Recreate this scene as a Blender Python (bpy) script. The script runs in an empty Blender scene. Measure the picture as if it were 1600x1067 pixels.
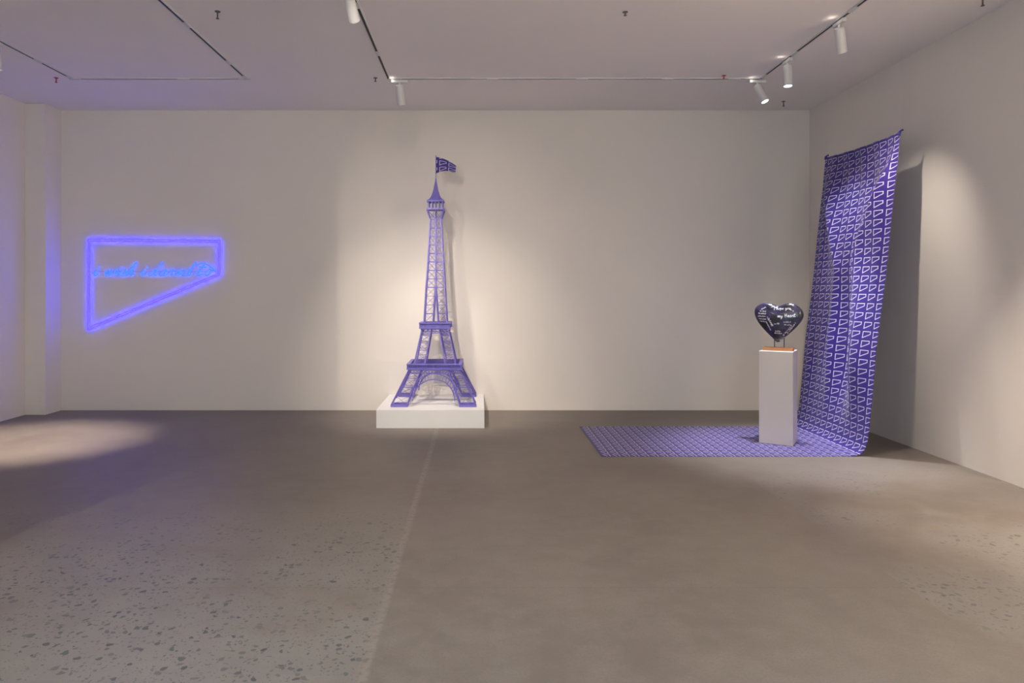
import bpy, math, random
from mathutils import Vector, Matrix
from mathutils.bvhtree import BVHTree

random.seed(7)
PI = math.pi
scene = bpy.context.scene
COL = scene.collection

# ------------------------------------------------------------------ camera, world, light, exposure
ROOM_L, ROOM_R, ROOM_B, ROOM_F, CEIL = -5.45, 4.126, 8.98, -3.2, 3.74

cam_data = bpy.data.cameras.new('camera')
cam = bpy.data.objects.new('camera', cam_data)
COL.objects.link(cam)
cam.location = (0.0, 0.0, 1.5)
cam.rotation_euler = (PI / 2, 0.0, 0.0)
cam_data.sensor_width = 36.0
cam_data.lens = 36.0 * 1125.0 / 1600.0
cam_data.shift_x = 52.0 / 1600.0          # view-camera shift, verticals stay parallel
cam_data.shift_y = -80.5 / 1600.0
cam_data.clip_start = 0.05
scene.camera = cam

world = bpy.data.worlds.new('world')
scene.world = world
world.use_nodes = True
wbg = world.node_tree.nodes['Background']
wbg.inputs['Color'].default_value = (0.55, 0.72, 1.0, 1.0)
wbg.inputs['Strength'].default_value = 1.0

def daylight(name, loc, size_x, size_y, power, color):
    d = bpy.data.lights.new(name, 'AREA')
    d.shape = 'RECTANGLE'; d.size = size_x; d.size_y = size_y
    d.energy = power; d.color = color
    o = bpy.data.objects.new(name, d); COL.objects.link(o)
    o.location = loc
    o.rotation_euler = (PI / 2, 0, 0)      # -Z of the lamp turned to +Y, into the room
    return o
# daylight coming through the window in the wall behind the camera
win_light = daylight('window_daylight', (-0.4, ROOM_F + 0.02, 1.75), 5.6, 2.5, 72.0, (0.66, 0.86, 1.0))

scene.view_settings.view_transform = 'Standard'
scene.view_settings.look = 'None'
scene.view_settings.exposure = 0.32
scene.view_settings.gamma = 1.0
scene.view_settings.use_curve_mapping = False

WARM = (1.0, 0.83, 0.665)
NEUTRAL = (1.0, 0.885, 0.76)
COOL = (0.97, 0.96, 1.0)
DAY = (0.62, 0.86, 1.0)

# ------------------------------------------------------------------ helpers
class MB:
    """collects verts / faces of one mesh"""
    def __init__(self):
        self.v = []; self.f = []; self.uv = None
    def box(self, c, s, rz=0.0):
        cx, cy, cz = c; hx, hy, hz = s[0] / 2, s[1] / 2, s[2] / 2
        n = len(self.v); cr, sr = math.cos(rz), math.sin(rz)
        for dz in (-hz, hz):
            for dx, dy in ((-hx, -hy), (hx, -hy), (hx, hy), (-hx, hy)):
                self.v.append((cx + dx * cr - dy * sr, cy + dx * sr + dy * cr, cz + dz))
        for q in ((3, 2, 1, 0), (4, 5, 6, 7), (0, 1, 5, 4), (1, 2, 6, 5), (2, 3, 7, 6), (3, 0, 4, 7)):
            self.f.append(tuple(n + i for i in q))
        return self
    def bar(self, a, b, t, t2=None):
        a = Vector(a); b = Vector(b); d = (b - a)
        if d.length < 1e-6: return self
        d.normalize()
        up = Vector((0, 0, 1)) if abs(d.z) < 0.95 else Vector((0, 1, 0))
        x = d.cross(up).normalized(); y = x.cross(d).normalized()
        h = t / 2; h2 = (t2 or t) / 2; n = len(self.v)
        for p in (a, b):
            for sx, sy in ((-1, -1), (1, -1), (1, 1), (-1, 1)):
                self.v.append(tuple(p + x * (h * sx) + y * (h2 * sy)))
        for q in ((3, 2, 1, 0), (4, 5, 6, 7), (0, 1, 5, 4), (1, 2, 6, 5), (2, 3, 7, 6), (3, 0, 4, 7)):
            self.f.append(tuple(n + i for i in q))
        return self
    def tube(self, pts, r, seg=8, closed=False):
        pts = [Vector(p) for p in pts]; m = len(pts); n0 = len(self.v)
        prev = None
        for i in range(m):
            if closed: d = pts[(i + 1) % m] - pts[i - 1]
            else: d = pts[min(i + 1, m - 1)] - pts[max(i - 1, 0)]
            d.normalize()
            if prev is None:
                up = Vector((0, 0, 1)) if abs(d.z) < 0.9 else Vector((0, 1, 0))
                x = d.cross(up).normalized()
            else:
                x = prev - d * prev.dot(d)
                if x.length < 1e-6: x = d.orthogonal()
                x.normalize()
            prev = x; y = d.cross(x)
            rr = r[i] if isinstance(r, (list, tuple)) else r
            for k in range(seg):
                a = 2 * PI * k / seg
                self.v.append(tuple(pts[i] + x * (rr * math.cos(a)) + y * (rr * math.sin(a))))
        for i in range(m if closed else m - 1):
            j = (i + 1) % m
            for k in range(seg):
                l = (k + 1) % seg
                self.f.append((n0 + i * seg + k, n0 + i * seg + l, n0 + j * seg + l, n0 + j * seg + k))
        if not closed:
            self.f.append(tuple(n0 + k for k in reversed(range(seg))))
            self.f.append(tuple(n0 + (m - 1) * seg + k for k in range(seg)))
        return self
    def lathe(self, prof, seg=24):
        """prof: list of (r, z) about the z axis"""
        n0 = len(self.v)
        for r, z in prof:
            for k in range(seg):
                a = 2 * PI * k / seg
                self.v.append((r * math.cos(a), r * math.sin(a), z))
        for i in range(len(prof) - 1):
            for k in range(seg):
                l = (k + 1) % seg
                self.f.append((n0 + i * seg + k, n0 + i * seg + l, n0 + (i + 1) * seg + l, n0 + (i + 1) * seg + k))
        self.f.append(tuple(n0 + k for k in reversed(range(seg))))
        self.f.append(tuple(n0 + (len(prof) - 1) * seg + k for k in range(seg)))
        return self
    def xform(self, M):
        self.v = [tuple(M @ Vector(p)) for p in self.v]; return self
    def build(self, name, mat, parent=None, smooth=False, bevel=0.0):
        me = bpy.data.meshes.new(name)
        me.from_pydata(self.v, [], self.f); me.update()
        o = bpy.data.objects.new(name, me); COL.objects.link(o)
        if mat: me.materials.append(mat)
        if parent: o.parent = parent
        if smooth:
            for p in me.polygons: p.use_smooth = True
            try: me.set_sharp_from_angle(angle=math.radians(40))
            except Exception: pass
        if bevel:
            b = o.modifiers.new('bevel', 'BEVEL'); b.width = bevel; b.segments = 2; b.limit_method = 'ANGLE'
        return o

def empty(name, loc=(0, 0, 0), rz=0.0):
    o = bpy.data.objects.new(name, None); COL.objects.link(o)
    o.location = loc; o.rotation_euler = (0, 0, rz); o.empty_display_size = 0.1
    return o
def tag(o, label=None, cat=None, group=None, kind=None):
    if label: o['label'] = label
    if cat: o['category'] = cat
    if group: o['group'] = group
    if kind: o['kind'] = kind
    return o
def copy_tree(o, parent=None):
    c = o.copy(); COL.objects.link(c); c.parent = parent
    for ch in o.children: copy_tree(ch, c)
    return c

# ------------------------------------------------------------------ materials
def mat(name, color, rough=0.5, metal=0.0, spec=0.5, noise=0.0, nscale=8.0, bump=0.0, bscale=60.0, coat=0.0):
    m = bpy.data.materials.new(name); m.use_nodes = True
    nt = m.node_tree; b = nt.nodes['Principled BSDF']
    b.inputs['Base Color'].default_value = (*color, 1); b.inputs['Roughness'].default_value = rough
    b.inputs['Metallic'].default_value = metal; b.inputs['Specular IOR Level'].default_value = spec
    b.inputs['Coat Weight'].default_value = coat
    tc = nt.nodes.new('ShaderNodeTexCoord')
    if noise:
        n = nt.nodes.new('ShaderNodeTexNoise'); n.inputs['Scale'].default_value = nscale; n.inputs['Detail'].default_value = 5
        nt.links.new(tc.outputs['Object'], n.inputs['Vector'])
        r = nt.nodes.new('ShaderNodeValToRGB')
        r.color_ramp.elements[0].position = 0.3; r.color_ramp.elements[1].position = 0.7
        r.color_ramp.elements[0].color = (*[c * (1 - noise) for c in color], 1)
        r.color_ramp.elements[1].color = (*[min(1, c * (1 + noise)) for c in color], 1)
        nt.links.new(n.outputs['Fac'], r.inputs['Fac']); nt.links.new(r.outputs['Color'], b.inputs['Base Color'])
    if bump:
        n = nt.nodes.new('ShaderNodeTexNoise'); n.inputs['Scale'].default_value = bscale; n.inputs['Detail'].default_value = 4
        nt.links.new(tc.outputs['Object'], n.inputs['Vector'])
        bp = nt.nodes.new('ShaderNodeBump'); bp.inputs['Strength'].default_value = bump; bp.inputs['Distance'].default_value = 0.002
        nt.links.new(n.outputs['Fac'], bp.inputs['Height']); nt.links.new(bp.outputs['Normal'], b.inputs['Normal'])
    return m

def emit(name, color, strength):
    m = bpy.data.materials.new(name); m.use_nodes = True
    nt = m.node_tree; b = nt.nodes['Principled BSDF']
    b.inputs['Base Color'].default_value = (*[min(1, c * .5) for c in color], 1)
    b.inputs['Emission Color'].default_value = (*color, 1); b.inputs['Emission Strength'].default_value = strength
    b.inputs['Specular IOR Level'].default_value = 0.2
    return m

M_WALL = mat('painted_wall', (0.82, 0.772, 0.708), 0.9, spec=0.15, noise=0.012, nscale=1.3, bump=0.04, bscale=180)
M_CEIL = mat('painted_ceiling', (0.90, 0.86, 0.845), 0.95, spec=0.1, noise=0.012, nscale=1.1, bump=0.05, bscale=120)
M_PLINTH = mat('plinth_paint', (0.82, 0.81, 0.79), 0.6, spec=0.3, noise=0.01, nscale=3)
M_WHITE = mat('lamp_white', (0.68, 0.68, 0.67), 0.4, spec=0.4, noise=0.01)
M_DARK = mat('track_slot', (0.03, 0.026, 0.026), 0.6, noise=0.05)
M_TOWER = mat('tower_purple_paint', (0.170, 0.140, 0.49), 0.45, spec=0.4, noise=0.06, nscale=30)
M_ROD = mat('dark_steel_rod', (0.03, 0.025, 0.03), 0.4, metal=0.6, noise=0.05)
M_STEEL = mat('sprinkler_metal', (0.16, 0.14, 0.13), 0.4, metal=0.5, noise=0.05)
M_RED = mat('sprinkler_red', (0.50, 0.05, 0.06), 0.4, noise=0.05)
M_LINE = mat('nylon_line', (0.6, 0.6, 0.62), 0.3, noise=0.02)
M_INK = mat('white_ink', (0.80, 0.80, 0.86), 0.5, noise=0.02)
M_FRAME = mat('window_frame_paint', (0.2, 0.2, 0.2), 0.5, noise=0.02)
M_GLASS_SUPPORT = mat('clear_standoff', (0.55, 0.52, 0.62), 0.2, noise=0.02)
M_LAMP_ON = emit('lamp_lens_lit', (0.85, 0.93, 1.0), 9.0)
M_LAMP_OFF = mat('lamp_lens', (0.5, 0.5, 0.5), 0.2, noise=0.02)
M_NEON = emit('neon_blue_violet', (0.015, 0.010, 1.0), 11.5)
M_NEON_TEXT = emit('neon_blue_script', (0.014, 0.050, 1.0), 4.5)

def wood_mat():
    m = mat('warm_wood', (0.42, 0.19, 0.075), 0.45)
    nt = m.node_tree; b = nt.nodes['Principled BSDF']
    tc = nt.nodes.new('ShaderNodeTexCoord'); mp = nt.nodes.new('ShaderNodeMapping')
    mp.inputs['Scale'].default_value = (3, 30, 30)
    n = nt.nodes.new('ShaderNodeTexNoise'); n.inputs['Scale'].default_value = 4; n.inputs['Detail'].default_value = 6
    r = nt.nodes.new('ShaderNodeValToRGB')
    r.color_ramp.elements[0].color = (0.30, 0.12, 0.045, 1); r.color_ramp.elements[1].color = (0.55, 0.27, 0.11, 1)
    nt.links.new(tc.outputs['Object'], mp.inputs['Vector']); nt.links.new(mp.outputs['Vector'], n.inputs['Vector'])
    nt.links.new(n.outputs['Fac'], r.inputs['Fac']); nt.links.new(r.outputs['Color'], b.inputs['Base Color'])
    return m
M_WOOD = wood_mat()

class NT:
    """tiny node-graph writer"""
    def __init__(self, nt): self.nt = nt
    def val(self, op, a, b=None, c=None, clamp=False):
        n = self.nt.nodes.new('ShaderNodeMath'); n.operation = op; n.use_clamp = clamp
        for i, x in enumerate((a, b, c)):
            if x is None: continue
            if isinstance(x, (int, float)): n.inputs[i].default_value = x
            else: self.nt.links.new(x, n.inputs[i])
        return n.outputs[0]
    def noise(self, vec, scale, detail=4, rough=0.5):
        n = self.nt.nodes.new('ShaderNodeTexNoise'); n.inputs['Scale'].default_value = scale
        n.inputs['Detail'].default_value = detail; n.inputs['Roughness'].default_value = rough
        self.nt.links.new(vec, n.inputs['Vector']); return n.outputs['Fac']
    def mix(self, fac, a, b):
        n = self.nt.nodes.new('ShaderNodeMix'); n.data_type = 'RGBA'
        for s, x in ((0, fac), (6, a), (7, b)):
            if isinstance(x, (int, float)): n.inputs[s].default_value = x
            elif isinstance(x, tuple): n.inputs[s].default_value = (*x, 1)
            else: self.nt.links.new(x, n.inputs[s])
        return n.outputs[2]
    def ramp(self, fac, lo, hi):
        n = self.nt.nodes.new('ShaderNodeMapRange'); n.clamp = True; n.interpolation_type = 'SMOOTHSTEP'
        n.inputs['From Min'].default_value = lo; n.inputs['From Max'].default_value = hi
        self.nt.links.new(fac, n.inputs['Value']); return n.outputs['Result']

def fabric_mat():
    """violet-blue cloth printed with rows of white slanted trapezoid outlines (UV in metres)"""
    m = bpy.data.materials.new('printed_cloth'); m.use_nodes = True
    nt = m.node_tree; g = NT(nt); b = nt.nodes['Principled BSDF']
    uv = nt.nodes.new('ShaderNodeUVMap'); uv.uv_map = 'UVMap'
    sp = nt.nodes.new('ShaderNodeSeparateXYZ'); nt.links.new(uv.outputs['UV'], sp.inputs[0])
    CW, CH = 0.116, 0.0865
    fx = g.val('MULTIPLY', g.val('FRACT', g.val('DIVIDE', g.val('ADD', sp.outputs[0], 0.055), CW)), CW)
    fy = g.val('MULTIPLY', g.val('FRACT', g.val('DIVIDE', sp.outputs[1], CH)), CH)
    L, R, T, B = 0.012, 0.098, 0.074, 0.012
    short = 0.42
    yb = T - (T - B) * short                       # lower end of the short right side
    dx, dy = R - L, yb - B
    ln = math.hypot(dx, dy)
    left = g.val('SUBTRACT', L, fx)
    right = g.val('SUBTRACT', fx, R)
    top = g.val('SUBTRACT', fy, T)
    # below the slanting lower edge is outside
    s = g.val('ADD', g.val('MULTIPLY', g.val('SUBTRACT', fx, L), dy / ln), g.val('MULTIPLY', g.val('SUBTRACT', fy, B), -dx / ln))
    d = g.val('MAXIMUM', g.val('MAXIMUM', left, right), g.val('MAXIMUM', top, s))
    line = g.val('LESS_THAN', g.val('ABSOLUTE', g.val('ADD', d, 0.002)), 0.0036)
    wv = g.noise(uv.outputs['UV'], 14, 4)
    basec = g.mix(wv, (0.034, 0.018, 0.215), (0.042, 0.024, 0.25))
    col = g.mix(line, basec, (0.66, 0.62, 0.78))
    nt.links.new(col, b.inputs['Base Color'])
    b.inputs['Roughness'].default_value = 0.55; b.inputs['Specular IOR Level'].default_value = 0.32
    b.inputs['Sheen Weight'].default_value = 0.1
    n2 = g.noise(uv.outputs['UV'], 600, 2)
    bp = nt.nodes.new('ShaderNodeBump'); bp.inputs['Strength'].default_value = 0.1; bp.inputs['Distance'].default_value = 0.0006
    nt.links.new(n2, bp.inputs['Height']); nt.links.new(bp.outputs['Normal'], b.inputs['Normal'])
    return m
M_CLOTH = fabric_mat()

def floor_mat():
    """ground concrete slabs; the outer bays show dark aggregate, the middle bay is trowelled smooth"""
    m = bpy.data.materials.new('concrete_floor'); m.use_nodes = True
    nt = m.node_tree; g = NT(nt); b = nt.nodes['Principled BSDF']
    geo = nt.nodes.new('ShaderNodeNewGeometry')
    P = geo.outputs['Position']
    sp = nt.nodes.new('ShaderNodeSeparateXYZ'); nt.links.new(P, sp.inputs[0])
    X, Y = sp.outputs[0], sp.outputs[1]
    big = g.noise(P, 0.8, 5, 0.6)
    mid = g.noise(P, 5.0, 6, 0.65)
    fine = g.noise(P, 90.0, 4, 0.6)
    base = g.mix(g.ramp(big, 0.3, 0.7), (0.176, 0.151, 0.132), (0.218, 0.190, 0.168))
    base = g.mix(g.val('MULTIPLY', g.ramp(mid, 0.35, 0.7), 0.5), base, (0.275, 0.246, 0.222))
    base = g.mix(g.val('MULTIPLY', g.ramp(fine, 0.42, 0.70), 0.38), base, (0.16, 0.14, 0.122))
    # exposed aggregate
    mp = nt.nodes.new('ShaderNodeMapping'); nt.links.new(P, mp.inputs['Vector'])
    wob = nt.nodes.new('ShaderNodeTexNoise'); wob.inputs['Scale'].default_value = 22; nt.links.new(P, wob.inputs['Vector'])
    va = nt.nodes.new('ShaderNodeVectorMath'); va.operation = 'MULTIPLY_ADD'
    nt.links.new(wob.outputs['Color'], va.inputs[0]); va.inputs[1].default_value = (0.05, 0.05, 0); nt.links.new(P, va.inputs[2])
    def flecks(scale, rad, keep):
        vo = nt.nodes.new('ShaderNodeTexVoronoi'); vo.voronoi_dimensions = '2D'
        vo.inputs['Scale'].default_value = scale; vo.inputs['Randomness'].default_value = 1.0
        nt.links.new(va.outputs[0], vo.inputs['Vector'])
        sc = nt.nodes.new('ShaderNodeSeparateColor'); nt.links.new(vo.outputs['Color'], sc.inputs[0])
        r = g.val('MULTIPLY', sc.outputs[1], rad)
        inside = g.val('LESS_THAN', vo.outputs['Distance'], r)
        return g.val('MULTIPLY', inside, g.val('LESS_THAN', sc.outputs[0], keep)), sc.outputs[2]
    f1, c1 = flecks(26, 0.42, 0.42)
    f2, c2 = flecks(60, 0.40, 0.45)
    patch = g.noise(P, 1.3, 3)
    left_bay = g.val('LESS_THAN', X, -0.47)
    right_bay = g.val('GREATER_THAN', X, 2.16)
    far_fade = g.val('SUBTRACT', 1.0, g.ramp(Y, 3.6, 5.6))
    lf = g.val('MULTIPLY', left_bay, g.val('MULTIPLY', far_fade, g.ramp(patch, 0.30, 0.5)))
    rf = g.val('MULTIPLY', right_bay, g.val('MULTIPLY', g.val('SUBTRACT', 1.0, g.ramp(Y, 4.8, 7.0)), g.ramp(patch, 0.42, 0.62)))
    bay = g.val('ADD', lf, g.val('MULTIPLY', rf, 0.75))
    dark = g.mix(c1, (0.060, 0.064, 0.074), (0.15, 0.147, 0.143))
    fl = g.val('MULTIPLY', g.val('MAXIMUM', f1, g.val('MULTIPLY', f2, 0.7)), g.val('MULTIPLY', bay, 0.9))
    col = g.mix(g.val('MULTIPLY', bay, 0.28), base, (0.33, 0.33, 0.325))
    col = g.mix(fl, col, dark)
    # saw-cut joints between the bays
    wv = g.val('MULTIPLY', g.val('SUBTRACT', g.noise(P, 1.7, 3), 0.5), 0.02)
    rag = g.noise(P, 30, 3)
    def joint(x0, w, vis):
        d = g.val('ABSOLUTE', g.val('SUBTRACT', g.val('ADD', X, wv), x0))
        return g.val('MULTIPLY', g.val('SUBTRACT', 1.0, g.ramp(d, w * 0.3, w)), g.val('MULTIPLY', g.ramp(rag, 0.3, 0.6), vis))
    j1 = joint(-0.45, 0.032, 0.34); j2 = joint(2.18, 0.02, 0.30); j3 = joint(-3.1, 0.02, 0.3)
    col = g.mix(j1, col, (0.40, 0.365, 0.335)); col = g.mix(j2, col, (0.20, 0.18, 0.16)); col = g.mix(j3, col, (0.21, 0.19, 0.17))
    dj = g.val('ABSOLUTE', g.val('SUBTRACT', Y, 3.63))
    jy = g.val('MULTIPLY', g.val('SUBTRACT', 1.0, g.ramp(dj, 0.004, 0.010)), g.val('MULTIPLY', g.ramp(rag, 0.35, 0.6), 0.25))
    col = g.mix(jy, col, (0.13, 0.12, 0.11))
    nt.links.new(col, b.inputs['Base Color'])
    rr = g.val('ADD', g.val('MULTIPLY', mid, 0.25), 0.38)
    nt.links.new(rr, b.inputs['Roughness']); b.inputs['Specular IOR Level'].default_value = 0.32
    bp = nt.nodes.new('ShaderNodeBump'); bp.inputs['Strength'].default_value = 0.12; bp.inputs['Distance'].default_value = 0.003
    nt.links.new(g.val('ADD', mid, g.val('MULTIPLY', fine, 0.4)), bp.inputs['Height']); nt.links.new(bp.outputs['Normal'], b.inputs['Normal'])
    return m
M_FLOOR = floor_mat()

def heart_mat():
    m = bpy.data.materials.new('glazed_heart'); m.use_nodes = True
    nt = m.node_tree; g = NT(nt); b = nt.nodes['Principled BSDF']
    tc = nt.nodes.new('ShaderNodeTexCoord'); P = tc.outputs['Object']
    n1 = g.noise(P, 9, 3, 0.5); n2 = g.noise(P, 38, 5, 0.7)
    c = g.mix(g.ramp(n1, 0.46, 0.56), (0.008, 0.008, 0.020), (0.026, 0.023, 0.080))
    c = g.mix(g.val('MULTIPLY', g.ramp(n2, 0.55, 0.68), 0.6), c, (0.09, 0.085, 0.19))
    nt.links.new(c, b.inputs['Base Color'])
    b.inputs['Roughness'].default_value = 0.28; b.inputs['Coat Weight'].default_value = 0.6; b.inputs['Coat Roughness'].default_value = 0.1
    bp = nt.nodes.new('ShaderNodeBump'); bp.inputs['Strength'].default_value = 0.3; bp.inputs['Distance'].default_value = 0.004
    nt.links.new(n2, bp.inputs['Height']); nt.links.new(bp.outputs['Normal'], b.inputs['Normal'])
    return m
M_HEART = heart_mat()

# ------------------------------------------------------------------ room shell
def shell(name, c, s, m):
    return tag(MB().box(c, s).build(name, m), kind='structure')
T = 0.2
W = ROOM_R - ROOM_L; D = ROOM_B - ROOM_F; CX = (ROOM_R + ROOM_L) / 2; CY = (ROOM_B + ROOM_F) / 2
shell('floor', (CX, CY, -T / 2), (W + 2 * T, D + 2 * T, T), M_FLOOR)
shell('ceiling', (CX, CY, CEIL + T / 2), (W + 2 * T, D + 2 * T, T), M_CEIL)
shell('wall_back', (CX, ROOM_B + T / 2, CEIL / 2), (W + 2 * T, T, CEIL), M_WALL)
shell('wall_right', (ROOM_R + T / 2, CY, CEIL / 2), (T, D, CEIL), M_WALL)
shell('wall_left', (ROOM_L - T / 2, CY, CEIL / 2), (T, D, CEIL), M_WALL)
shell('wall_pier', ((ROOM_L - 5.205) / 2, ROOM_B - 0.165, CEIL / 2), (ROOM_L * -1 - 5.205, 0.33, CEIL), M_WALL)
# partition stub that shades the left of the room (beside and behind the camera)
shell('wall_partition', ((ROOM_L - 3.78) / 2, 0.5, CEIL / 2), (-3.78 - ROOM_L, 0.16, CEIL), M_WALL)
# rear wall with a wide window opening
wx0, wx1, wz0, wz1 = -3.3, 2.5, 0.45, 3.05
rw = MB()
rw.box(((ROOM_L + wx0) / 2, ROOM_F - T / 2, CEIL / 2), (wx0 - ROOM_L, T, CEIL))
rw.box(((ROOM_R + wx1) / 2, ROOM_F - T / 2, CEIL / 2), (ROOM_R - wx1, T, CEIL))
rw.box(((wx0 + wx1) / 2, ROOM_F - T / 2, wz0 / 2), (wx1 - wx0, T, wz0))
rw.box(((wx0 + wx1) / 2, ROOM_F - T / 2, (CEIL + wz1) / 2), (wx1 - wx0, T, CEIL - wz1))
tag(rw.build('wall_front', M_WALL), kind='structure')
wf = MB()
for k in range(5):
    x = wx0 + (wx1 - wx0) * k / 4
    wf.box((x, ROOM_F - 0.1, (wz0 + wz1) / 2), (0.05, 0.06, wz1 - wz0))
for z in (wz0 + 0.025, 1.9, wz1 - 0.025): wf.box(((wx0 + wx1) / 2, ROOM_F - 0.1, z), (wx1 - wx0, 0.06, 0.05))
tag(wf.build('window_1', M_FRAME), kind='structure')

# ------------------------------------------------------------------ ceiling: lighting tracks, spotlights, sprinklers
def rail(parent, a, b, joints):
    """straight ceiling rail: two lips, a dark slot between them, white joint covers"""
    a = Vector(a); b = Vector(b); d = (b - a).normalized(); n = Vector((-d.y, d.x, 0))
    z = CEIL; m = MB()
    for s in (-1, 1):
        o_ = n * (0.0145 * s)
        m.bar((a + o_) + Vector((0, 0, z - 0.005)), (b + o_) + Vector((0, 0, z - 0.005)), 0.008, 0.010)
    r = m.build('rail', M_WHITE, parent)
    sl = MB().bar(a + Vector((0, 0, z - 0.004)), b + Vector((0, 0, z - 0.004)), 0.021, 0.008).build('slot', M_DARK, r)
    for t in joints:
        p = a + (b - a) * t
        MB().bar(p - d * 0.06 + Vector((0, 0, z - 0.0065)), p + d * 0.06 + Vector((0, 0, z - 0.0065)), 0.036, 0.012).build('joint_cover', M_WHITE, r)
    return r
TY = 7.62
tl = tag(empty('lighting_track', (0, 0, 0)), 'rectangular white ceiling light track at upper left above the neon sign', 'track light')
rail(tl, (-2.46, TY, 0), (-4.30, TY, 0), (0.012, 0.36, 0.985)); rail(tl, (-4.30, TY, 0), (-4.30, -2.4, 0), (0.005, 0.06, 0.2, 0.5))
rail(tl, (-2.46, TY, 0), (-2.46, -2.4, 0), (0.005, 0.055, 0.155, 0.4))
tc_ = tag(empty('lighting_track', (0, 0, 0)), 'long white ceiling light track running above tower and hanging cloth', 'track light')
rail(tc_, (-0.955, TY, 0), (2.98, TY, 0), (0.02, 0.28, 0.52, 0.75, 0.93)); rail(tc_, (-0.955, TY, 0), (-0.955, -0.6, 0), (0.1, 0.24, 0.5))
rail(tc_, (2.98, TY, 0), (2.98, -0.6, 0), (0.012, 0.1, 0.23, 0.5)); rail(tc_, (-0.955, -0.6, 0), (2.98, -0.6, 0), (0.3, 0.7))

def spotlight(x, y, aim, label, power, color=NEUTRAL, angle=40, blend=0.6, lit=True, along='x', radius=0.035, length=0.19, vent=False):
    root = empty('track_spotlight', (x, y, CEIL))
    tag(root, label, 'spotlight', 'white cylindrical spotlights on the ceiling tracks')
    ad = (0.17, 0.032, 0.03) if along == 'x' else (0.032, 0.17, 0.03)
    MB().box((0, 0, -0.034), ad).build('adapter', M_WHITE, root, bevel=0.004)
    MB().lathe([(0.011, -0.09), (0.011, -0.045)], 12).build('stem', M_WHITE, root, smooth=True)
    top = Vector((0, 0, -0.088))
    dvec = (Vector(aim) - (Vector((x, y, CEIL)) + top)).normalized()
    q = Vector((0, 0, -1)).rotation_difference(dvec).to_matrix().to_4x4()
    Mx = Matrix.Translation(top) @ q
    can = MB().lathe([(0.028, 0.016), (0.038, 0.012), (0.041, 0.004), (0.042, -length), (0.037, -length), (0.036, -length + 0.012), (0.01, -length + 0.013)], 24)
    can.xform(Mx).build('housing', M_WHITE, root, smooth=True)
    lens = MB().lathe([(0.0355, -length + 0.010), (0.0355, -length + 0.005)], 24)
    lens.xform(Mx).build('lens', M_LAMP_ON if lit else M_LAMP_OFF, root)
    if power > 0:
        d = bpy.data.lights.new('spot_beam', 'SPOT')
        d.energy = power; d.color = color; d.spot_size = math.radians(angle); d.spot_blend = blend; d.shadow_soft_size = radius
        o = bpy.data.objects.new('spot_beam', d); COL.objects.link(o); o.parent = root
        o.location = top + dvec * (length + 0.02)
        o.rotation_euler = dvec.to_track_quat('-Z', 'Y').to_euler()
    if vent:                                        # stray light from the heat slots at the back of the housing
        d = bpy.data.lights.new('vent_light', 'POINT'); d.energy = 0.035; d.color = NEUTRAL; d.shadow_soft_size = 0.01
        o = bpy.data.objects.new('vent_light', d); COL.objects.link(o); o.parent = root
        o.location = (-0.075, -0.03, -0.030)
    return root
# in the picture
spotlight(-0.955, 5.28, (-0.47, 8.9, 0.6), 'white spotlight cut by the top edge of the photo, left of the tower', 270, NEUTRAL, 52, 1.0, along='y', radius=0.03)
spotlight(-0.84, TY, (-0.52, 8.60, 0.20), 'pale spotlight on far track straight above the lattice tower', 165, NEUTRAL, 50, 1.0, vent=True)
spotlight(2.95, TY, (3.80, 6.90, 1.25), 'lit spotlight at the track corner, lower of the two glowing ones', 75, COOL, 50, 0.9, vent=True)
spotlight(2.98, 6.95, (2.97, 6.70, 0.0), 'lit spotlight just before the track corner, upper of the two glowing ones', 360, COOL, 50, 0.8, along='y', vent=True)
spotlight(2.98, 5.95, (3.75, 6.9, 1.5), 'white spotlight nearest the upper right, turned to the hanging cloth', 95, NEUTRAL, 75, 0.9, along='y', radius=0.025, vent=True)
# nearer the camera than the frame shows
spotlight(-0.955, 4.0, (-0.45, 8.9, 2.2), 'white spotlight on centre track just before the one cut by the top edge', 80, NEUTRAL, 40, 1.0, along='y', radius=0.02)
spotlight(-4.30, 6.4, (-4.45, 7.1, 0.0), 'white spotlight over the bright floor patch on left track', 760, WARM, 42, 0.9, along='y')
spotlight(2.98, 4.2, (3.9, 4.7, 0.0), 'white spotlight on right track shining on floor by right wall', 410, WARM, 60, 1.0, along='y')
spotlight(-4.30, -1.7, (-2.0, 5.2, 0.0), 'white flood spotlight on left track behind the partition wall', 460, NEUTRAL, 54, 0.6, along='y', radius=0.012)
spotlight(0.10, -0.6, (0.4, 9.0, 1.6), 'white flood spotlight on the near track above the camera', 55, NEUTRAL, 95, 0.9)

spotlight(-0.955, 0.9, (-0.9, 1.2, 0.0), 'added unseen fill downlight on the near part of the centre track', 130, DAY, 100, 1.0, along='y')  # unseen fill lamp, added to cool and brighten the near floor
spotlight(2.98, 0.9, (2.2, 1.4, 0.0), 'added unseen fill downlight on the near part of the right track', 130, DAY, 100, 1.0, along='y')  # second added fill lamp for the near floor

# added fill lamps, unseen; their bounce off the near walls brightens ceiling and room
for yy, wh in ((0.2, 'level with the camera'), (1.8, 'a little before the camera'), (3.3, 'halfway to the cloth')):
    spotlight(2.98, yy, (4.1, yy, 2.5), 'added unseen fill spotlight facing the right wall, ' + wh, 1050, WARM, 80, 1.0, along='y')
for xx, wh in ((-0.3, 'left'), (1.6, 'right')):
    spotlight(xx, -0.6, (xx, -3.2, 2.9), wh + ' fill spotlight added on near cross track, turned to the rear wall', 260, WARM, 80, 1.0)
spotlight(-2.46, -1.0, (-3.0, -3.2, 2.6), 'added fill spotlight on left track, turned to the rear wall', 260, WARM, 80, 1.0, along='y')

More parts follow.
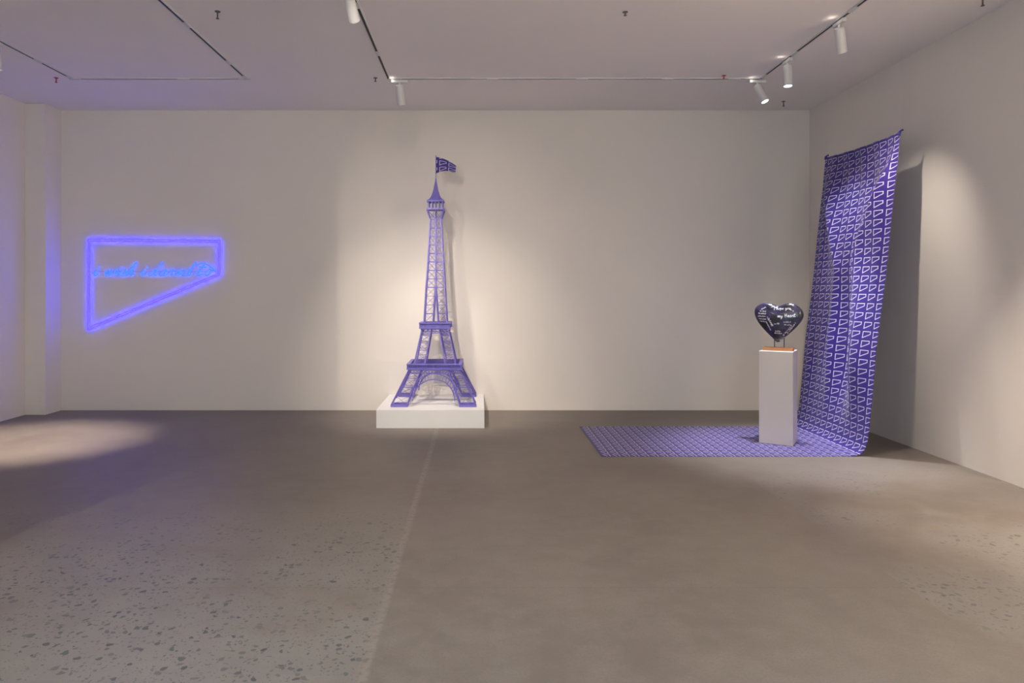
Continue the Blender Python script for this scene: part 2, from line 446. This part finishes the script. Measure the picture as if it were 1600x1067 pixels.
def sprinkler(x, y, label, m, drop=0.05):
    r = empty('ceiling_sprinkler', (x, y, CEIL)); tag(r, label, 'sprinkler', 'small sprinkler heads on the ceiling')
    MB().lathe([(0.022, -0.005), (0.022, 0.0)], 16).build('escutcheon', m, r)
    MB().lathe([(0.004, -drop - 0.004), (0.014, -drop), (0.014, -drop + 0.003), (0.006, -drop + 0.004), (0.006, -0.004)], 12).build('head', m, r)
    return r
sprinkler(-4.46, 7.6, 'small dark red sprinkler head above the neon sign corner', M_RED)
sprinkler(-1.09, 7.6, 'small dark sprinkler head left of the far spotlight', M_STEEL, 0.04)
sprinkler(2.56, 7.52, 'small red sprinkler head near the lit corner spotlights', M_RED, 0.03)
sprinkler(1.18, 5.8, 'tiny dark sprinkler head in the middle of the ceiling', M_STEEL, 0.03)
sprinkler(-2.1, 5.79, 'thin dark sprinkler head beside the left track', M_STEEL, 0.06)
sprinkler(3.62, 8.55, 'thin dark sprinkler head by the far right corner', M_STEEL, 0.06)
sprinkler(3.85, 5.5, 'thin dark sprinkler head at the top right edge', M_STEEL, 0.07)

# ------------------------------------------------------------------ tower plinth
PX0, PX1, PY0, PH = -1.112, 0.062, 7.81, 0.2
tag(MB().box(((PX0 + PX1) / 2, (PY0 + ROOM_B) / 2 - 0.004, PH / 2), (PX1 - PX0, ROOM_B - PY0 - 0.008, PH)).build('low_plinth', M_PLINTH, bevel=0.003),
    'low square white plinth under the purple lattice tower', 'plinth')

# ------------------------------------------------------------------ lattice tower
TX, TYC = -0.503, 8.455
tower = empty('lattice_tower', (TX, TYC, PH))
tag(tower, 'tall purple-blue openwork metal tower model flying a printed flag', 'sculpture')
def Z(z): return z - PH                     # heights below are above the floor

def lerp(a, b, t): return a + (b - a) * t
def leg_section(name, sx, sy, z0, z1, o0, i0, o1, i1, n, chord, brace, foot=False, flat_outer=False):
    """one of four raking legs: square lattice mast between heights z0 and z1; o/i = outer and inner offset from the axis"""
    def corner(kx, ky, t):
        ox, oy = lerp(o0, o1, t), lerp(o0, o1, t); ix, iy = lerp(i0, i1, t), lerp(i0, i1, t)
        return Vector((sx * (ox if kx else ix), sy * (oy if ky else iy), Z(lerp(z0, z1, t))))
    m = MB()
    for kx in (0, 1):
        for ky in (0, 1): m.bar(corner(kx, ky, 0), corner(kx, ky, 1), chord)
    leg = m.build(name, M_TOWER, tower)
    faces = [((0, 1), (1, 1)), ((1, 0), (1, 1)), ((0, 0), (1, 0)), ((0, 0), (0, 1))]
    for nf, (fa, fb) in enumerate(faces):
        for k in range(n):
            t0, t1 = k / n, (k + 1) / n
            a0, b0, a1, b1 = corner(*fa, t0), corner(*fb, t0), corner(*fa, t1), corner(*fb, t1)
            if nf < 2: MB().bar(a0, b1, brace).bar(b0, a1, brace).build('cross_brace', M_TOWER, leg)   # outer faces
            if k: MB().bar(a0, b0, brace * 1.5).build('crossbar', M_TOWER, leg)
    if foot:
        c = (o0 + i0) / 2; w_ = (o0 - i0) + 0.012; fh = 0.027
        fm = MB()
        for k in (-1, 1):
            fm.box((sx * c + k * (w_ / 2 - 0.014), sy * c, fh / 2), (0.028, w_, fh))
            fm.box((sx * c, sy * c + k * (w_ / 2 - 0.014), fh / 2), (w_ - 0.056, 0.028, fh))
        fm.build('foot', M_TOWER, leg)
    return leg
for sx in (-1, 1):
    for sy in (-1, 1):
        leg_section('lower_leg', sx, sy, 0.225, 0.60, 0.468, 0.292, 0.287, 0.152, 4, 0.0100, 0.0030, foot=True)
        leg_section('middle_leg', sx, sy, 0.64, 1.055, 0.240, 0.120, 0.152, 0.045, 5, 0.0095, 0.0030)
        leg_section('upper_leg', sx, sy, 1.12, 1.53, 0.134, 0.030, 0.111, 0.002, 4, 0.0095, 0.0030)

def ring_platform(name, z0, z1, half, inner, flange, label=None):
    m = MB(); t = 0.013
    zm = Z((z0 + z1) / 2); hgt = z1 - z0
    def frame(zc, hz, ho, hi):
        w_ = ho - hi; c = (ho + hi) / 2
        for s in (-1, 1):
            m.box((0, s * c, zc), (2 * ho, w_, hz)); m.box((s * c, 0, zc), (w_, 2 * hi, hz))
    frame(Z(z1) - t / 2, t, half, inner)              # top flange
    frame(Z(z0) + t / 2, t, half, inner)              # bottom flange
    frame(zm, hgt - 2 * t, half - flange, half - flange - 0.012)   # recessed web
    o = m.build(name, M_TOWER, tower)
    n = max(4, int(2 * half / 0.055))
    for k in range(n + 1):                             # stiffeners in the channel
        x = -half + 0.012 + (2 * half - 0.024) * k / n
        s_ = MB()
        for s in (-1, 1):
            s_.box((x, s * (half - flange / 2), zm), (0.004, flange * 0.8, hgt - 2 * t)); s_.box((s * (half - flange / 2), x, zm), (flange * 0.8, 0.004, hgt - 2 * t))
        s_.build('stiffener', M_TOWER, o)
    return o
ring_platform('first_platform', 0.598, 0.662, 0.314, 0.276, 0.026)
ring_platform('second_platform', 1.055, 1.125, 0.184, 0.120, 0.020)
# girders right under the platforms
def girder_ring(name, z0, z1, half, t=0.010):
    m = MB()
    for zc in (Z(z0), Z(z1)):
        for s in (-1, 1):
            m.box((0, s * half, zc), (2 * half, t, t)); m.box((s * half, 0, zc), (t, 2 * half, t))
    g_ = m.build(name, M_TOWER, tower)
    n = int(2 * half / 0.04)
    for s in (-1, 1):
        for ax in (0, 1):
            l_ = MB()
            for k in range(n):
                a = -half + 2 * half * k / n; b = -half + 2 * half * (k + 1) / n
                for p, q in (((a, z0), (b, z1)), ((a, z1), (b, z0))):
                    if ax == 0: l_.bar((p[0], s * half, Z(p[1])), (q[0], s * half, Z(q[1])), 0.005)
                    else: l_.bar((s * half, p[0], Z(p[1])), (s * half, q[0], Z(q[1])), 0.005)
            l_.build('lattice_web', M_TOWER, g_)
girder_ring('first_girder', 0.556, 0.592, 0.296)
girder_ring('second_girder', 1.005, 1.048, 0.162)
# big arches between the legs, lying in the raking faces
def face_w(z): return lerp(0.468, 0.287, (z - 0.225) / 0.375)
def arch(rot):
    m = MB(); R_ = Matrix.Rotation(rot, 4, 'Z'); n = 22
    def pt(a, hw, z0, top, back=0.0):
        x = hw * math.cos(a); z = z0 + (top - z0) * math.sin(a) ** 0.9
        return R_ @ Vector((x, -(face_w(z) - 0.012 - back), Z(z)))
    outs = []
    for hw, top in ((0.272, 0.553), (0.238, 0.490)):
        row = [pt(PI * (0.02 + 0.96 * k / n), hw, 0.245, top) for k in range(n + 1)]
        for p, q in zip(row, row[1:]): m.bar(p, q, 0.011)
        outs.append(row)
    a_ = m.build('arch', M_TOWER, tower)
    for k in range(1, n, 1):
        MB().bar(outs[0][k], outs[1][k], 0.005).build('spoke', M_TOWER, a_)
for k in range(4): arch(k * PI / 2)

# shaft
def shaft_w(z):
    t = (z - 1.53) / 0.80
    return 0.111 - 0.0475 * (t ** 0.85 if t > 0 else 0)
m = MB(); NS = 8
lev = [1.53 + 0.80 * k / NS for k in range(NS + 1)] + [2.435]
wid = [shaft_w(z) for z in lev[:-1]] + [0.098]
for k in range(len(lev) - 1):
    for sx in (-1, 1):
        for sy in (-1, 1):
            m.bar((sx * wid[k], sy * wid[k], Z(lev[k])), (sx * wid[k + 1], sy * wid[k + 1], Z(lev[k + 1])), 0.011)
        m.bar((0, sx * wid[k], Z(lev[k])), (0, sx * wid[k + 1], Z(lev[k + 1])), 0.009)
        m.bar((sx * wid[k], 0, Z(lev[k])), (sx * wid[k + 1], 0, Z(lev[k + 1])), 0.009)
shaft = m.build('shaft', M_TOWER, tower)
for k in range(len(lev) - 1):
    for rot in range(4):
        R_ = Matrix.Rotation(rot * PI / 2, 4, 'Z')
        w0, w1, z0, z1 = wid[k], wid[k + 1], Z(lev[k]), Z(lev[k + 1])
        for h in (-1, 0):
            A = R_ @ Vector((h * w0, -w0, z0)); B = R_ @ Vector(((h + 1) * w0, -w0, z0))
            C = R_ @ Vector((h * w1, -w1, z1)); D_ = R_ @ Vector(((h + 1) * w1, -w1, z1))
            MB().bar(A, D_, 0.004).bar(B, C, 0.004).build('cross_brace', M_TOWER, shaft)
        MB().bar(R_ @ Vector((-w0, -w0, z0)), R_ @ Vector((w0, -w0, z0)), 0.013 if k == 0 else 0.0075).build('crossbar', M_TOWER, shaft)

# lookout gallery, spire, pole, flag
gal = MB().box((0, 0, Z(2.443)), (0.200, 0.200, 0.016)).box((0, 0, Z(2.535)), (0.200, 0.200, 0.014)).build('gallery', M_TOWER, tower)
for k in range(5):
    for s in (-1, 1):
        x = -0.080 + 0.04 * k
        MB().bar((x, s * 0.084, Z(2.448)), (x, s * 0.084, Z(2.53)), 0.010).build('post', M_TOWER, gal)
        if 0 < k < 4: MB().bar((s * 0.084, x, Z(2.448)), (s * 0.084, x, Z(2.53)), 0.010).build('post', M_TOWER, gal)
rp = [(0.096, 2.542), (0.075, 2.557), (0.057, 2.58), (0.042, 2.615), (0.029, 2.66), (0.0195, 2.71), (0.011, 2.76), (0.005, 2.815)]
m = MB()
for w_, z in rp:
    for sx, sy in ((-1, -1), (1, -1), (1, 1), (-1, 1)): m.v.append((sx * w_, sy * w_, Z(z)))
for i in range(len(rp) - 1):
    for k in range(4):
        l = (k + 1) % 4; m.f.append((4 * i + k, 4 * i + l, 4 * i + 4 + l, 4 * i + 4 + k))
m.f.append((3, 2, 1, 0)); n_ = 4 * (len(rp) - 1); m.f.append((n_, n_ + 1, n_ + 2, n_ + 3))
spire = m.build('spire', M_TOWER, tower)
for rot in range(4):
    R_ = Matrix.Rotation(rot * PI / 2, 4, 'Z')
    for h in (-1, -0.5, 0, 0.5):
        r_ = MB()
        for i in range(len(rp) - 2):
            r_.bar(R_ @ Vector((h * rp[i][0], -rp[i][0], Z(rp[i][1]))), R_ @ Vector((h * rp[i + 1][0], -rp[i + 1][0], Z(rp[i + 1][1]))), 0.004)
        r_.build('rib', M_TOWER, spire)
MB().lathe([(0.0045, Z(2.79)), (0.004, Z(3.065)), (0.006, Z(3.068)), (0.006, Z(3.078))], 10).build('flagpole', M_TOWER, tower)

def grid_mesh(name, fn, nu, nv, uvfn, material, parent=None, thick=0.0):
    vs = []; uvs = []
    for j in range(nv + 1):
        for i in range(nu + 1):
            vs.append(fn(i / nu, j / nv)); uvs.append(uvfn(i / nu, j / nv))
    fs = [(j * (nu + 1) + i, j * (nu + 1) + i + 1, (j + 1) * (nu + 1) + i + 1, (j + 1) * (nu + 1) + i) for j in range(nv) for i in range(nu)]
    me = bpy.data.meshes.new(name); me.from_pydata(vs, [], fs); me.update()
    ul = me.uv_layers.new(name='UVMap')
    for lp in me.loops: ul.data[lp.index].uv = uvs[lp.vertex_index]
    for p in me.polygons: p.use_smooth = True
    me.materials.append(material)
    o = bpy.data.objects.new(name, me); COL.objects.link(o)
    if parent: o.parent = parent
    if thick:
        s = o.modifiers.new('thickness', 'SOLIDIFY'); s.thickness = thick; s.offset = 0
    return o
def flag_pt(u, v):
    topz = lerp(3.060, 2.955, u ** 1.3) - 0.02 * math.sin(PI * u)* 0 + 0.012 * math.sin(PI * u)
    botz = lerp(2.868, 2.885, u) + 0.022 * math.sin(PI * min(1, u * 1.15))
    x = 0.003 + 0.236 * u - 0.010 * v * u
    y = 0.011 * math.sin(u * 6.0) * (0.3 + u) - 0.01 * v * math.sin(u * 5)
    return (x, y, Z(lerp(topz, botz, v)))
fl = grid_mesh('flag', flag_pt, 30, 18, lambda u, v: (0.03 + 0.25 * u, 0.20 - 0.19 * v), M_CLOTH, tower, 0.002)
fl['label'] = 'dark violet flag printed with white slanted outlines'

# ------------------------------------------------------------------ neon sign on the back wall
NY = ROOM_B - 0.017
def npx(x, y): return ((x - 748) / 126.0, 1.5 + (453 - y) / 126.0)
neon = empty('neon_sign', ((238 - 748) / 126.0, ROOM_B - 0.001, npx(0, 445)[1]))
tag(neon, 'blue violet neon sign, slanted four-sided outline around glowing handwritten script', 'neon sign')
NO = Vector(neon.location)
def nloc(px, py, y=NY): x, z = npx(px, py); return Vector((x, y, z)) - NO
outer = [(135.2, 373.2), (342.6, 375.0), (342.2, 429.3), (134.6, 516.0)]
inner = [(138.2, 376.2), (339.4, 377.8), (339.0, 427.4), (137.8, 511.4)]
def corner_loop(pts):
    out = []
    for k in range(4):
        a, b, c = Vector(pts[k - 1]), Vector(pts[k]), Vector(pts[(k + 1) % 4])
        r = 1.0
        p0 = b + (a - b).normalized() * r; p2 = b + (c - b).normalized() * r
        for t in (0, 0.5, 1): out.append((1 - t) ** 2 * p0 + 2 * t * (1 - t) * b + t * t * p2)
    return [nloc(p.x, p.y) for p in out]
o_ = MB().tube(corner_loop(outer), 0.0062, 8, True).build('outline_tube', M_NEON, neon, smooth=True)
o_['label'] = 'outer blue violet glass tube'
o_ = MB().tube(corner_loop(inner), 0.0056, 8, True).build('outline_tube', M_NEON, neon, smooth=True)
o_['label'] = 'inner blue violet glass tube'

# stroke alphabet: x to the right, y up, x-height 10, ascender 22
GL = {
 'i': (9, [[(0, 3), (3, 10), (3, 4), (4.5, 0.3), (7, 1.5), (9, 4)], [(3.6, 13.5), (4.6, 14.6), (5.0, 13.6)]]),
 'w': (17, [[(0, 4), (3, 10), (2.5, 3), (4.5, 0), (7.5, 2.5), (9, 10), (8.6, 3), (10.5, 0), (14, 3), (15, 10), (17, 8.4)]]),
 's': (10, [[(0, 3), (5, 11), (5.6, 7), (8, 3), (5.5, 0), (1.5, 0.6), (6, 0.2), (10, 3.5)]]),
 'h': (12, [[(0, 3), (4.5, 14), (5.5, 22), (3.5, 20), (2.6, 10), (2.4, 0), (4, 6.5), (7, 10), (8.4, 6), (8.6, 1), (10, 0.4), (12, 3.5)]]),
 'd': (13, [[(8.6, 9), (5, 10.2), (1.4, 6), (1.6, 1.2), (4.5, 0), (8, 4), (9.4, 13), (9.8, 22.5), (9.0, 8), (9.4, 1.6), (10.8, 0.3), (13, 3.5)]]),
 'a': (12, [[(8, 9), (5, 10.2), (1.4, 6), (1.6, 1.2), (4.3, 0), (7.5, 4), (8.6, 9.6), (8.2, 2), (9.6, 0.3), (12, 3.5)]]),
 'r': (9, [[(0, 3.5), (2.6, 10.5), (3.4, 11.6), (4, 9.2), (7.0, 9.4), (6.2, 3), (7.4, 0.3), (9, 3)]]),
 'e': (10, [[(0, 3.2), (4, 4.4), (7, 7.6), (5.8, 10.2), (2.6, 8.4), (1.6, 3.4), (4, 0.2), (7, 0.8), (10, 3.8)]]),
 't': (10, [[(0, 3.5), (4, 13), (4.6, 19), (3.2, 6), (4, 0.8), (6, 0.3), (10, 4)], [(-1, 13.6), (4, 14.6), (9, 14.2)]]),
 'o': (11, [[(6, 10), (2.2, 8.6), (1.2, 3.4), (3.4, 0.2), (7, 1.6), (8.2, 6.6), (6, 10), (6.4, 8.4), (11, 9.2)]]),
 'm': (16, [[(0, 6), (2, 10), (1.6, 0), (4, 8), (6, 10), (6.6, 5), (6.4, 0), (9, 8.4), (11, 10), (11.8, 4), (12.6, 0.5), (16, 3)]]),
 'y': (11, [[(0, 8), (1, 10), (1.2, 4), (3.4, 0.6), (6.8, 3), (8.4, 10), (7.4, 0), (5, -8), (2, -8.4), (5, -3), (11, 3)]]),
 'H': (15, [[(1, 20), (1.4, 0)], [(10, 21), (9.4, 0)], [(0, 10), (6, 10.6), (12, 11)]]),
 'I': (6, [[(1, 20), (5, 20)], [(3, 20), (2.6, 0)], [(0.6, 0), (5, 0)]]),
 'p': (12, [[(0, 6), (2.4, 10), (1.6, -8), (2.6, 6), (6, 10.2), (8.6, 6.4), (6, 1), (2.8, 1.6), (8, 1), (12, 3.4)]]),
 'u': (12, [[(0, 6), (1.6, 10), (1.6, 3), (3.8, 0), (7, 3), (8.4, 10), (8.4, 2), (9.8, 0.4), (12, 3.4)]]),
}
def smooth(pts, n=4):
    P = [Vector((p[0], p[1], 0)) for p in pts]
    if len(P) < 3: return P
    out = []
    for i in range(len(P) - 1):
        p0 = P[max(i - 1, 0)]; p1 = P[i]; p2 = P[i + 1]; p3 = P[min(i + 2, len(P) - 1)]
        for k in range(n):
            t = k / n
            out.append(0.5 * ((2 * p1) + (p2 - p0) * t + (2 * p0 - 5 * p1 + 4 * p2 - p3) * t * t + (3 * p1 - p0 - 3 * p2 + p3) * t ** 3))
    out.append(P[-1]); return out
# letters: (char, x of its left edge in wall pixels, width scale)
SCRIPT = [('i', 140.5, 1.15), ('w', 158.5, 1.05), ('i', 176, 0.85), ('s', 184, 1.05), ('h', 192.5, 1.15),
          ('i', 215, 1.15), ('d', 228.5, 1.2), ('a', 245, 1.15), ('r', 258.5, 1.0), ('e', 270, 1.15), ('d', 280.5, 1.25),
          ('t', 302.5, 1.2), ('o', 315.5, 1.25)]
SL = 0.62; BASE = 430.5; VS = 0.93
for ch, x0, ws in SCRIPT:
    _, strokes = GL[ch]
    m = MB()
    for st in strokes:
        pts = [nloc(x0 + p.x * ws * 0.92 + SL * (p.y * VS), BASE - p.y * VS) for p in smooth(st)]
        m.tube(pts, 0.0062, 6)
    m.build('script_letter', M_NEON_TEXT, neon, smooth=True)
# long sweeping bar over the last word
pts = [nloc(x, y) for x, y in ((306, 414), (312, 411.5), (319, 411), (325, 414), (330, 418.5), (336, 425))]
MB().tube(pts, 0.0062, 6).build('script_flourish', M_NEON_TEXT, neon, smooth=True)
wire = MB().tube([nloc(136, 424, ROOM_B - 0.012), nloc(332, 424, ROOM_B - 0.012)], 0.003, 6).build('support_wire', M_GLASS_SUPPORT, neon)
for px, py in ((137, 390), (136.5, 445), (136.5, 500), (170, 375.5), (237, 376), (305, 377), (340.7, 400), (300, 445), (237, 471.5), (180, 495.5), (150, 428), (200, 428), (260, 428), (320, 428)):
    MB().tube([nloc(px, py, ROOM_B - 0.001), nloc(px, py, NY + 0.004)], 0.004, 6).build('standoff', M_GLASS_SUPPORT, neon)

# ------------------------------------------------------------------ pedestal with the heart
PED_C = Vector((2.953, 7.098, 0)); PED_R = math.radians(-31.0); PED_W, PED_H = 0.308, 0.905
FLOOR_CLOTH = 0.0045
M_PED = mat('pedestal_paint', (0.62, 0.588, 0.568), 0.6, spec=0.25, noise=0.01, nscale=3)
ped = MB().box((0, 0, (PED_H + FLOOR_CLOTH) / 2), (PED_W, PED_W, PED_H - FLOOR_CLOTH)).build('pedestal', M_PED, bevel=0.003)
ped.location = PED_C; ped.rotation_euler = (0, 0, PED_R)
tag(ped, 'slim white box pedestal standing on the printed cloth', 'pedestal')

hs = empty('heart_sculpture', PED_C + Vector((-0.012, -0.03, PED_H)), PED_R)
tag(hs, 'glossy dark navy heart with white handwriting on a small wooden stand', 'sculpture')
MB().box((0, 0, 0.0165), (0.278, 0.085, 0.033)).build('stand_base', M_WOOD, hs, bevel=0.003)['label'] = 'orange-brown wooden base'
for x in (-0.043, 0.045):
    MB().lathe([(0.004, 0.033), (0.004, 0.20)], 10).xform(Matrix.Translation((x + 0.008, 0.0, 0))).build('rod', M_ROD, hs)
# puffed heart: outline polar, closed cushion profile
HPTS = [(490, 183), (550, 163), (620, 137), (700, 127), (780, 160), (850, 230), (885, 320), (868, 415), (800, 530), (700, 650), (590, 762), (490, 845),
        (400, 762), (295, 645), (195, 510), (138, 395), (120, 300), (138, 218), (200, 155), (285, 127), (370, 134), (432, 158)]
def heart_outline(t):
    n = len(HPTS); f = (t / (2 * PI)) * n; i = int(f) % n; f -= int(f)
    P = [Vector(HPTS[(i + k) % n]) for k in (-1, 0, 1, 2)]
    p = 0.5 * ((2 * P[1]) + (P[2] - P[0]) * f + (2 * P[0] - 5 * P[1] + 4 * P[2] - P[3]) * f * f + (3 * P[1] - P[0] - 3 * P[2] + P[3]) * f ** 3)
    return (p.x - 497) / 765.0, (845 - p.y) / 720.0
HW, HH, HD, HZ0 = 0.450, 0.385, 0.050, 0.082
NTH, NR = 110, 14
cx_, cz_ = 0.0, 0.56
def hp(t, r):
    x, z = heart_outline(t)
    return ((x * r) * HW, 0.0, HZ0 + (cz_ + (z - cz_) * r) * HH)
m = MB()
rows = []
for side in (-1, 1):
    for j in range(1, NR + 1):
        if side == 1 and j == NR: continue
        r = math.sin(0.5 * PI * j / NR)
        row = []
        for k in range(NTH):
            p = hp(2 * PI * k / NTH, r)
            dep = HD * (max(0.0, 1 - r ** 2.6)) ** 0.55
            row.append(len(m.v)); m.v.append((p[0], side * dep, p[2]))
        rows.append((side, j, row))
fr = {(s, j): row for s, j, row in rows}
fr[(1, NR)] = fr[(-1, NR)]
for s in (-1, 1):
    c = len(m.v); m.v.append((0, s * HD, HZ0 + cz_ * HH))
    for k in range(NTH):
        l = (k + 1) % NTH
        m.f.append((c, fr[(s, 1)][k], fr[(s, 1)][l]) if s == -1 else (c, fr[(s, 1)][l], fr[(s, 1)][k]))
        for j in range(1, NR):
            q = (fr[(s, j)][k], fr[(s, j + 1)][k], fr[(s, j + 1)][l], fr[(s, j)][l])
            m.f.append(q if s == -1 else q[::-1])
bvh = BVHTree.FromPolygons([Vector(v) for v in m.v], m.f)
heart = m.build('heart', M_HEART, hs, smooth=True)
def on_heart(x, z):
    hit = bvh.ray_cast(Vector((x, -1, z)), Vector((0, 1, 0)))
    return hit[0] + Vector((0, -0.0008, 0)) if hit[0] else None
def heart_text(name, text, x0, z0, size, rot=0.0, slant=0.15, r=0.0022, label=None):
    mm = MB(); cur = 0.0; c, s = math.cos(rot), math.sin(rot)
    for ch in text:
        if ch == ' ': cur += 9; continue
        adv, strokes = GL[ch]
        for st in strokes:
            run = []
            for p in smooth(st, 3):
                lx = (cur + p.x + slant * p.y) * size; lz = p.y * size
                q = on_heart(x0 + lx * c - lz * s, HZ0 + z0 + lx * s + lz * c)
                if q: run.append(q)
                elif len(run) > 1: mm.tube(run, r, 5); run = []
            if len(run) > 1: mm.tube(run, r, 5)
        cur += adv + 1
    if mm.v:
        o = mm.build(name, M_INK, hs if False else heart)
        if label: o['label'] = label
heart_text('lettering', 'my Heart', 0.0, 0.245, 0.00165, 0.05, 0.1, 0.0028, 'white handwritten words my Heart')
heart_text('lettering', 'I hope you', -0.035, 0.318, 0.0014, 0.06, 0.1, 0.0018)
# scribbled lines that cannot be read in the photograph
rs = random.Random(3)
def scribble(x0, z0, length, h, rot, r=0.0016):
    mm = MB(); c, s = math.cos(rot), math.sin(rot); run = []; x = 0
    while x < length:
        for lx, lz in ((x, rs.uniform(0, .3) * h), (x + h * .25, rs.uniform(.6, 1.3) * h), (x + h * .4, rs.uniform(-.1, .4) * h)):
            q = on_heart(x0 + lx * c - lz * s, HZ0 + z0 + lx * s + lz * c)
            if q: run.append(q)
        x += h * rs.uniform(.45, .8)
        if rs.random() < 0.28 and len(run) > 1: mm.tube(run, r, 5); run = []; x += h * .5
    if len(run) > 1: mm.tube(run, r, 5)
    if mm.v: mm.build('scribble', M_INK, heart)
for a in ((-0.165, 0.30, 0.06, 0.014, -0.1), (-0.180, 0.275, 0.07, 0.013, -0.05), (-0.185, 0.25, 0.075, 0.012, -0.05), (-0.175, 0.225, 0.07, 0.012, -0.1),
          (-0.165, 0.20, 0.06, 0.011, -0.1), (-0.15, 0.315, 0.05, 0.012, 0.5),
          (-0.10, 0.245, 0.10, 0.012, -1.1), (-0.085, 0.235, 0.09, 0.010, -1.1), (-0.11, 0.20, 0.09, 0.010, -1.1), (-0.03, 0.175, 0.04, 0.014, 0.1),
          (0.055, 0.195, 0.06, 0.014, 0.0), (0.06, 0.17, 0.05, 0.012, 0.0), (-0.03, 0.085, 0.07, 0.016, -0.05), (-0.02, 0.105, 0.05, 0.012, 0.0),
          (0.055, 0.065, 0.13, 0.015, 0.95), (0.09, 0.085, 0.13, 0.014, 0.95), (0.02, 0.015, 0.06, 0.010, 0.7), (0.10, 0.325, 0.05, 0.012, -0.5), (-0.06, 0.34, 0.03, 0.01, 0.3)):
    scribble(*a)

# ------------------------------------------------------------------ printed cloth hung by its corners, trailing over the floor
CY_FAR, CY_NEAR = 7.90, 6.485
PROF = [(3.800, 2.955), (3.790, 2.80), (3.775, 2.60), (3.750, 2.40), (3.722, 2.15), (3.697, 1.90), (3.660, 1.55), (3.622, 1.25), (3.585, 0.95),
        (3.560, 0.65), (3.535, 0.40), (3.512, 0.20), (3.490, 0.095), (3.455, 0.035), (3.395, 0.010), (3.30, 0.0035), (3.0, 0.0025), (2.6, 0.0025), (2.2, 0.0025), (1.8, 0.0025), (1.4, 0.0025), (1.105, 0.0025)]
ps = smooth(PROF, 8)
acc = [0.0]
for a, b in zip(ps, ps[1:]): acc.append(acc[-1] + (b - a).length)
LEN = acc[-1]
def along(s):
    lo, hi = 0, len(acc) - 1
    while hi - lo > 1:
        md = (lo + hi) // 2
        if acc[md] <= s: lo = md
        else: hi = md
    t = (s - acc[lo]) / max(1e-9, acc[hi] - acc[lo])
    return ps[lo].lerp(ps[hi], t)
def bump1(x, c, w): return math.exp(-((x - c) / w) ** 2)
def sstep(a, b, x):
    t = max(0, min(1, (x - a) / (b - a))); return t * t * (3 - 2 * t)
HANG = 3.0                                          # length of the hanging part
def folds(u, s):
    """offset towards the wall (+x) of the hanging part; u = 0 far edge .. 1 near edge, s = length from the top"""
    fade = 1 - sstep(2.1, 2.9, s)
    # crease lines run from the tied corners down towards the middle
    uL = 0.02 + 0.38 * min(1.0, s / 1.25); uR = 0.985 - 0.33 * sstep(0.0, 1.3, s) + 0.12 * sstep(1.0, 2.4, s)
    grow = sstep(0.02, 0.5, s)
    def ridge(c, wl, wr):
        x = u - c; w_ = wr if x > 0 else wl
        return math.exp(-(math.sqrt(x * x + 0.0004) - 0.02) / w_)
    d = -0.075 * ridge(uL, 0.06, 0.16) * grow
    d += -0.085 * ridge(uR, 0.05, 0.20) * grow
    d += 0.028 * math.sin(PI * max(0, min(1, (u - uL) / max(0.05, uR - uL)))) * grow
    d += 0.010 * math.sin(u * 19 + s * 0.9 + 0.6) * grow * (0.4 + 0.6 * sstep(0.6, 2.0, s))
    d += 0.075 * bump1(u, 0.52, 0.20) * sstep(0.9, 1.9, s)
    d += 0.022 * bump1(u, 0.16, 0.07) * sstep(0.5, 1.4, s)
    d += 0.006 * math.sin(u * 31 - s * 4.1)
    edge = (0.15 + 0.85 * sstep(0.0, 0.09, u)) * (0.15 + 0.85 * sstep(0.0, 0.09, 1 - u))
    return d * fade * edge
def cloth_pt(u, v):
    s = v * LEN; p = along(s); x, z = p.x, p.y
    y = lerp(CY_FAR, CY_NEAR, u)
    if s < HANG + 0.2:
        x += folds(u, s)
        hold = math.exp(-s / 0.22)
        z -= 0.032 * (math.sin(PI * u) ** 0.8) * hold
        z -= 0.030 * u * hold                       # near corner is tied a little lower
        x -= 0.03 * math.exp(-s / 0.05) * math.sin(PI * u)
        pinch = 0.018 * math.exp(-s / 0.12)         # corners drawn together
        y += pinch * (1 if u > 0.5 else -1) * abs(2 * u - 1)
        x = min(x, ROOM_R - 0.05)
    else:
        z += 0.0015 * max(0, math.sin(x * 9 + u * 5)) * math.sin(PI * u)
        if u < 0.5: x += 0.0
        x += 0.02 * sstep(1.6, 1.1, x) * (u - 0.5) if False else 0.0
    return (x, y, max(z, 0.002))
cloth = grid_mesh('printed_cloth', cloth_pt, 110, 300, lambda u, v: (u * 1.415, 20.0 - v * LEN), M_CLOTH, None, 0.002)
tag(cloth, 'long violet cloth printed with white slanted outlines, hung at right and trailing over floor', 'cloth')
for u, nm in ((0.0, 'far'), (1.0, 'near')):
    p = Vector(cloth_pt(u, 0.0))
    kn = MB().tube([p + Vector((-0.004, 0, -0.03)), p + Vector((0, 0, 0.0)), p + Vector((0.008, -0.006, 0.012)), p + Vector((0.026, -0.012, 0.020))], [0.012, 0.014, 0.007, 0.010], 7)
    k = kn.build('corner_knot', M_CLOTH, cloth, smooth=True)
    MB().tube([p + Vector((0.008, -0.006, 0.012)), (p.x + 0.008, p.y - 0.006, CEIL - 0.001)], 0.0004, 4).build('hanging_line', M_LINE, cloth)
